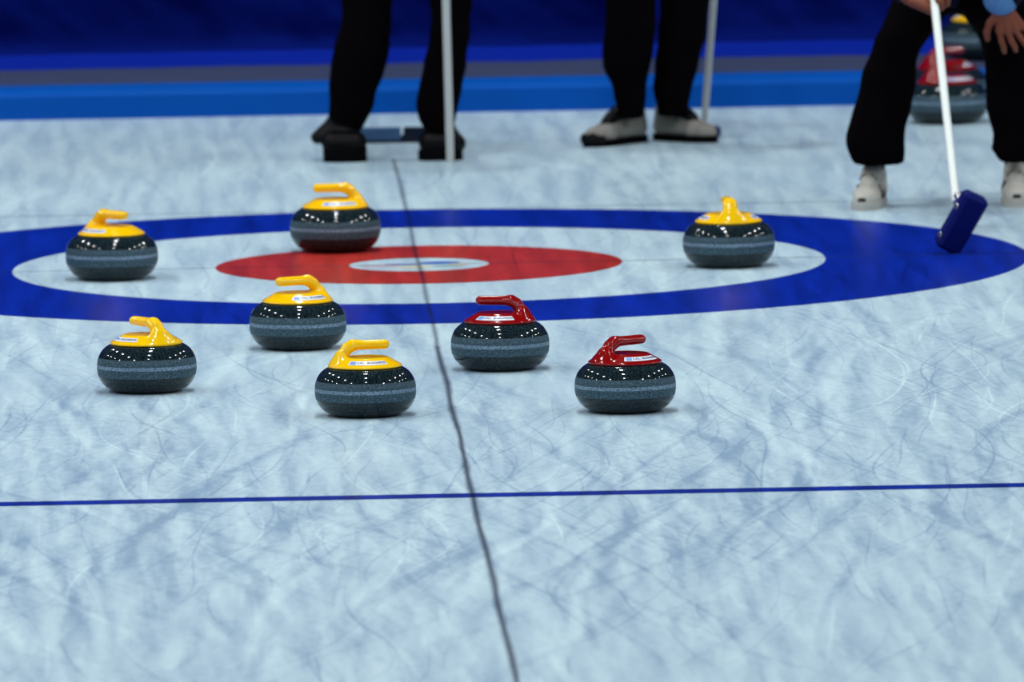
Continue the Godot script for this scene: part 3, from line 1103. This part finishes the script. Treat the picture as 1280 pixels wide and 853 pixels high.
func player_boots() -> void:
	var p := thing("person", "person in black trousers and black boots holding a pale broom", "person", Vector3(0.0, 0.0, -3.65))
	var rl := [[-0.080, 0.518, 0.082], [-0.082, 0.440, 0.080], [-0.098, 0.363, 0.089], [-0.114, 0.298, 0.087], [-0.131, 0.238, 0.076], [-0.132, 0.194, 0.071], [-0.145, 0.155, 0.063], [-0.154, 0.124, 0.061]]
	var rr := [[0.191, 0.518, 0.069], [0.187, 0.414, 0.066], [0.169, 0.311, 0.069], [0.153, 0.233, 0.069], [0.140, 0.181, 0.067], [0.142, 0.142, 0.060], [0.147, 0.114, 0.049]]
	var J := {
		"hip_l": Vector3(-0.045, 0.89, 0), "hip_r": Vector3(0.135, 0.89, 0), "knee_l": Vector3(-0.082, 0.48, 0.0), "knee_r": Vector3(0.189, 0.48, 0.06),
		"ankle_l": Vector3(-0.150, 0.09, -0.02), "ankle_r": Vector3(0.146, 0.09, 0.0), "toe_l": Vector3(-0.160, 0.045, 0.02), "toe_r": Vector3(0.155, 0.045, 0.03),
		"pelvis": Vector3(0.045, 0.94, -0.06), "waist": Vector3(0.045, 1.10, -0.06), "chest": Vector3(0.05, 1.30, -0.06), "neck": Vector3(0.055, 1.46, -0.06), "head": Vector3(0.06, 1.62, 0.03),
		"shoulder_l": Vector3(-0.13, 1.41, 0.0), "shoulder_r": Vector3(0.24, 1.41, 0.0), "elbow_l": Vector3(-0.15, 1.14, 0.08), "elbow_r": Vector3(0.31, 1.16, 0.05),
		"wrist_l": Vector3(0.070, 1.03, 0.185), "wrist_r": Vector3(0.255, 1.13, 0.215)}
	var tb := leg_bones(rl, -0.03, Vector3(-0.035, 0.90, 0), 0.105)
	tb.append_array(leg_bones(rr, 0.03, Vector3(0.125, 0.90, 0), 0.105))
	tb.append([Vector3(-0.02, 0.93, 0), Vector3(0.11, 0.93, 0), 0.118, 0.118])
	var hl := hand_bones(J.wrist_l, Vector3(1, 0.05, -0.05), Vector3(0, 0, -1), Vector3(0, 1, 0), [0.7, 0.9, 0.6])
	var hr := hand_bones(J.wrist_r, Vector3(-1, 0.05, -0.2), Vector3(0, 0, -1), Vector3(0, 1, 0), [0.7, 0.9, 0.6])
	figure(p, J, Vector3(0.15, 0, 1), Vector3.UP, [hl, hr], mats.jacket_dark, tb, mats.hair, 0.088)
	# boots: left one broad with its toe lifted to the side, right one turned out
	var bl := Node3D.new()
	bl.name = "boot"
	p.add_child(bl, true)
	part("upper", bones_mesh([[Vector3(-0.200, 0.062, 0.02), Vector3(-0.124, 0.062, 0.035), 0.036, 0.036], [Vector3(-0.190, 0.055, -0.06), Vector3(-0.135, 0.055, -0.06), 0.036, 0.036], [Vector3(-0.165, 0.08, -0.03), Vector3(-0.152, 0.15, -0.03), 0.055, 0.052], [Vector3(-0.19, 0.110, -0.03), Vector3(-0.247, 0.076, -0.01), 0.034, 0.022]], 0.006, 0.006), mats.boot, bl)
	part("sole", prism(PackedVector2Array([Vector2(-0.231, 0.03), Vector2(-0.222, 0.062), Vector2(-0.195, 0.075), Vector2(-0.125, 0.075), Vector2(-0.096, 0.062), Vector2(-0.088, 0.03), Vector2(-0.092, -0.08), Vector2(-0.12, -0.1), Vector2(-0.2, -0.1), Vector2(-0.228, -0.08)]), 0.0, 0.052, 0.006), mats.black_sole, bl)
	var br := Node3D.new()
	br.name = "boot"
	p.add_child(br, true)
	part("upper", bones_mesh([[Vector3(0.116, 0.060, 0.04), Vector3(0.180, 0.058, 0.045), 0.038, 0.034], [Vector3(0.125, 0.055, -0.05), Vector3(0.165, 0.055, -0.05), 0.036, 0.036], [Vector3(0.150, 0.08, 0.0), Vector3(0.147, 0.14, 0.02), 0.050, 0.044], [Vector3(0.165, 0.085, 0.01), Vector3(0.207, 0.052, 0.03), 0.034, 0.026]], 0.006, 0.006), mats.boot, br)
	part("sole", prism(PackedVector2Array([Vector2(0.077, 0.02), Vector2(0.082, 0.06), Vector2(0.105, 0.078), Vector2(0.175, 0.078), Vector2(0.212, 0.064), Vector2(0.222, 0.03), Vector2(0.205, -0.07), Vector2(0.18, -0.09), Vector2(0.11, -0.09), Vector2(0.085, -0.07)]), 0.0, 0.036, 0.006), mats.black_sole, br)
	# its broom stands on the butt, brush up
	var foot := Vector3(0.1784, 0.0, -3.50)
	var b := broom("pale grey broom shaft standing in front of a black boot", foot, foot + Vector3(-0.0134, 1.25, 0.0), 0.0128, mats.shaft_grey, "")
	part("brush_head", box_mesh(Vector3(-0.10, 1.25, -0.03), Vector3(0.075, 1.30, 0.03), 0.008), mats.brush_blue, b)

func player_grey_shoes() -> void:
	var p := thing("person", "person in black trousers and grey shoes with black soles", "person", Vector3(0.86, 0.0, -4.05))
	var rl := [[0.786, 0.478, 0.082], [0.784, 0.400, 0.083], [0.775, 0.321, 0.083], [0.771, 0.269, 0.078], [0.778, 0.217, 0.057], [0.780, 0.164, 0.053], [0.785, 0.115, 0.049]]
	var rr := [[0.965, 0.467, 0.080], [0.956, 0.363, 0.080], [0.936, 0.258, 0.072], [0.921, 0.180, 0.064], [0.922, 0.104, 0.056]]
	for r in rl: r[0] -= 0.86
	for r in rr: r[0] -= 0.86
	var J := {
		"hip_l": Vector3(-0.075, 0.86, 0), "hip_r": Vector3(0.105, 0.86, 0), "knee_l": Vector3(-0.074, 0.47, 0.05), "knee_r": Vector3(0.104, 0.47, -0.03),
		"ankle_l": Vector3(-0.066, 0.09, -0.098), "ankle_r": Vector3(0.045, 0.09, -0.145), "toe_l": Vector3(-0.140, 0.045, -0.019), "toe_r": Vector3(0.120, 0.045, -0.083),
		"pelvis": Vector3(0.015, 0.91, 0), "waist": Vector3(0.015, 1.07, 0.0), "chest": Vector3(0.015, 1.27, 0.0), "neck": Vector3(0.015, 1.43, 0.0), "head": Vector3(0.012, 1.59, 0.03),
		"shoulder_l": Vector3(-0.17, 1.38, 0.0), "shoulder_r": Vector3(0.20, 1.38, 0.0), "elbow_l": Vector3(-0.22, 1.10, -0.02), "elbow_r": Vector3(0.30, 1.12, -0.08),
		"wrist_l": Vector3(-0.21, 0.86, 0.06), "wrist_r": Vector3(0.325, 1.04, -0.135)}
	var tb := leg_bones(rl, 0.02, Vector3(-0.065, 0.87, 0), 0.105)
	tb.append_array(leg_bones(rr, -0.06, Vector3(0.095, 0.87, 0), 0.105))
	tb.append([Vector3(-0.05, 0.90, 0), Vector3(0.08, 0.90, 0), 0.118, 0.118])
	var hl := hand_bones(J.wrist_l, Vector3(0.05, -1, 0.1), Vector3(1, 0, 0), Vector3(0, 0, 1), [0.25, 0.35, 0.25])
	var hr := hand_bones(J.wrist_r, Vector3(-0.35, -0.1, -1), Vector3(-1, 0, 0.3), Vector3(0, 1, 0), [0.7, 0.9, 0.6])
	figure(p, J, Vector3(0.05, 0, 1), Vector3.UP, [hl, hr], mats.jacket_dark, tb, mats.hair, 0.088)
	shoe(p, Vector2(0.830 - 0.86, -4.185 + 4.05), Vector2(0.628 - 0.86, -3.97 + 4.05), mats.grey_shoe, mats.black_sole, mats.boot, mats.boot, mats.boot)
	shoe(p, Vector2(0.868 - 0.86, -4.225 + 4.05), Vector2(1.062 - 0.86, -4.065 + 4.05), mats.grey_shoe, mats.black_sole, mats.boot, mats.boot, null)
	var foot := Vector3(1.0305, 0.030, -4.31)
	var b := broom("pale grey broom shaft leaning beside a grey shoe", foot, foot + Vector3(0.1060, 1.16, 0.0), 0.0112, mats.shaft_grey, "")
	part("brush_head", box_mesh(Vector3(-0.085, -0.030, -0.03), Vector3(0.055, 0.004, 0.03), 0.008), mats.brush_blue, b)

func player_white_shoes() -> void:
	var o := Vector3(1.70, 0.0, -1.65)
	var p := thing("person", "crouching person in black trousers and white sneakers with a hand on the knee", "person", o)
	var rl := [[1.526, 0.498, 0.071], [1.502, 0.399, 0.086], [1.487, 0.324, 0.084], [1.469, 0.275, 0.084], [1.456, 0.213, 0.090], [1.464, 0.180, 0.084], [1.480, 0.142, 0.058]]
	var rr := [[1.880, 0.540, 0.096], [1.886, 0.392, 0.084], [1.886, 0.317, 0.083], [1.893, 0.267, 0.076], [1.901, 0.229, 0.067], [1.895, 0.187, 0.072], [1.903, 0.142, 0.055]]
	for r in rl: r[0] -= o.x
	for r in rr: r[0] -= o.x
	var J := {
		"hip_l": Vector3(-0.06, 0.68, -0.20), "hip_r": Vector3(0.09, 0.68, -0.20), "knee_l": Vector3(-0.174, 0.50, 0.03), "knee_r": Vector3(0.180, 0.54, 0.03),
		"ankle_l": Vector3(-0.242, 0.09, -0.055), "ankle_r": Vector3(0.198, 0.09, -0.10), "toe_l": Vector3(-0.267, 0.045, 0.05), "toe_r": Vector3(0.194, 0.045, 0.02),
		"pelvis": Vector3(0.015, 0.73, -0.20), "waist": Vector3(0.012, 0.87, -0.02), "chest": Vector3(0.010, 0.99, 0.18), "neck": Vector3(0.005, 1.09, 0.36), "head": Vector3(0.0, 1.19, 0.49),
		"shoulder_l": Vector3(-0.175, 1.04, 0.29), "shoulder_r": Vector3(0.190, 1.04, 0.30), "elbow_l": Vector3(-0.270, 0.87, 0.42), "elbow_r": Vector3(0.275, 0.84, 0.26),
		"wrist_l": Vector3(-0.173, 0.709, 0.755), "wrist_r": Vector3(0.152, 0.640, 0.192)}
	var tb := leg_bones(rl, 0.03, Vector3(-0.05, 0.68, -0.20), 0.095, 0.0)
	tb.append_array(leg_bones(rr, 0.03, Vector3(0.10, 0.68, -0.20), 0.10, 0.0))
	tb.append([Vector3(-0.04, 0.70, -0.20), Vector3(0.10, 0.70, -0.20), 0.120, 0.120])
	# hems: a flap of loose cloth on each leg
	tb.append([Vector3(-0.185, 0.165, 0.03), Vector3(-0.178, 0.150, 0.05), 0.026, 0.018])
	tb.append([Vector3(0.150, 0.185, 0.05), Vector3(0.128, 0.182, 0.07), 0.020, 0.013])
	var hr := knee_hand(o)
	var hl := hand_bones(J.wrist_l, Vector3(0.9, -0.359, -0.245), Vector3(0.435, 0.744, 0.508), Vector3(0, 0.564, -0.826), [0.85, 1.25, 0.9], 0.02, 1.2)
	figure(p, J, Vector3(0.0, -0.35, 1), Vector3(0, 1, 0.35), [hl, hr], mats.jacket_navy, tb, mats.hair, 0.135)
	part("cuff", bones_mesh([[J.wrist_r + Vector3(-0.008, 0.020, 0.004), J.wrist_r + Vector3(0.004, 0.075, 0.0), 0.056, 0.060]], 0.006, 0.004), mats.cuff, p)
	part("cuff", bones_mesh([[J.wrist_l.lerp(J.elbow_l, 0.12), J.wrist_l.lerp(J.elbow_l, 0.34), 0.037, 0.046]], 0.006, 0.004), mats.cuff, p)
	shoe(p, Vector2(1.470 - o.x, -1.755 - o.z), Vector2(1.405 - o.x, -1.495 - o.z), mats.white_shoe, mats.white_sole, mats.white_shoe, mats.shoe_lace, null)
	shoe(p, Vector2(1.900 - o.x, -1.80 - o.z), Vector2(1.890 - o.x, -1.53 - o.z), mats.white_shoe, mats.white_sole, mats.white_shoe, mats.shoe_lace, null)
	# broom held out in front: brush standing on its end on the ice
	var low := Vector3(1.6200, 0.150, -0.095)
	var high := Vector3(1.6065, 0.700, -0.90)
	var b := broom("white broom with dark blue brush block resting on the blue ring", low, high + (high - low) * 0.20, 0.0122, mats.shaft_white, "")
	var hd := Node3D.new()
	hd.name = "brush_head"
	b.add_child(hd, true)
	hd.position = Vector3(1.6330, 0.094, -0.045) - low
	hd.rotation = Vector3(0.30, 0.22, -0.46)
	part("foam_block", box_mesh(Vector3(-0.041, -0.096, -0.028), Vector3(0.041, 0.096, 0.028), 0.011), mats.brush_blue, hd)
	part("clip", box_mesh(Vector3(-0.043, 0.030, -0.012), Vector3(-0.035, 0.046, 0.012), 0.002), mats.metal, hd)
	part("clip", box_mesh(Vector3(-0.043, -0.070, -0.012), Vector3(-0.035, -0.055, 0.012), 0.002), mats.metal, hd)
	part("socket", tube([Vector3(-0.026, 0.058, -0.060), Vector3(-0.020, 0.054, -0.022)], [0.015], 16), mats.metal, hd)

func knee_hand(o: Vector3) -> Array:
	# left hand laid over the knee: back to the front, fingers hanging down round it
	var b := []
	var P := func(x: float, y: float, z: float) -> Vector3: return Vector3(x, y, z) - o
	var wrist: Vector3 = P.call(1.852, 0.640, -1.458)
	var k := [P.call(1.838, 0.560, -1.455), P.call(1.862, 0.556, -1.450), P.call(1.886, 0.560, -1.455), P.call(1.907, 0.570, -1.466)]
	for q in k: b.append([wrist + (q - wrist) * 0.15, q, 0.0165, 0.0130])
	b.append([k[0], k[3], 0.0115, 0.0110])
	var tips := [
		[k[0], P.call(1.843, 0.527, -1.447), P.call(1.850, 0.506, -1.452), P.call(1.853, 0.490, -1.462), 0.0088],
		[k[1], P.call(1.874, 0.526, -1.446), P.call(1.884, 0.508, -1.452), P.call(1.888, 0.494, -1.464), 0.0090],
		[k[2], P.call(1.903, 0.534, -1.452), P.call(1.915, 0.518, -1.460), P.call(1.921, 0.506, -1.474), 0.0086],
		[k[3], P.call(1.926, 0.552, -1.470), P.call(1.938, 0.541, -1.482), P.call(1.945, 0.531, -1.496), 0.0078]]
	for t in tips:
		for s in 3: b.append([t[s], t[s + 1], t[4] * (1.03 - 0.06 * s), t[4] * (0.99 - 0.08 * s)])
	var t0: Vector3 = P.call(1.836, 0.612, -1.455)
	var t1: Vector3 = P.call(1.808, 0.580, -1.458)
	var t2: Vector3 = P.call(1.799, 0.552, -1.466)
	var t3: Vector3 = P.call(1.802, 0.530, -1.474)
	b.append([t0, t1, 0.0150, 0.0115])
	b.append([t1, t2, 0.0110, 0.0100])
	b.append([t2, t3, 0.0098, 0.0085])
	return b
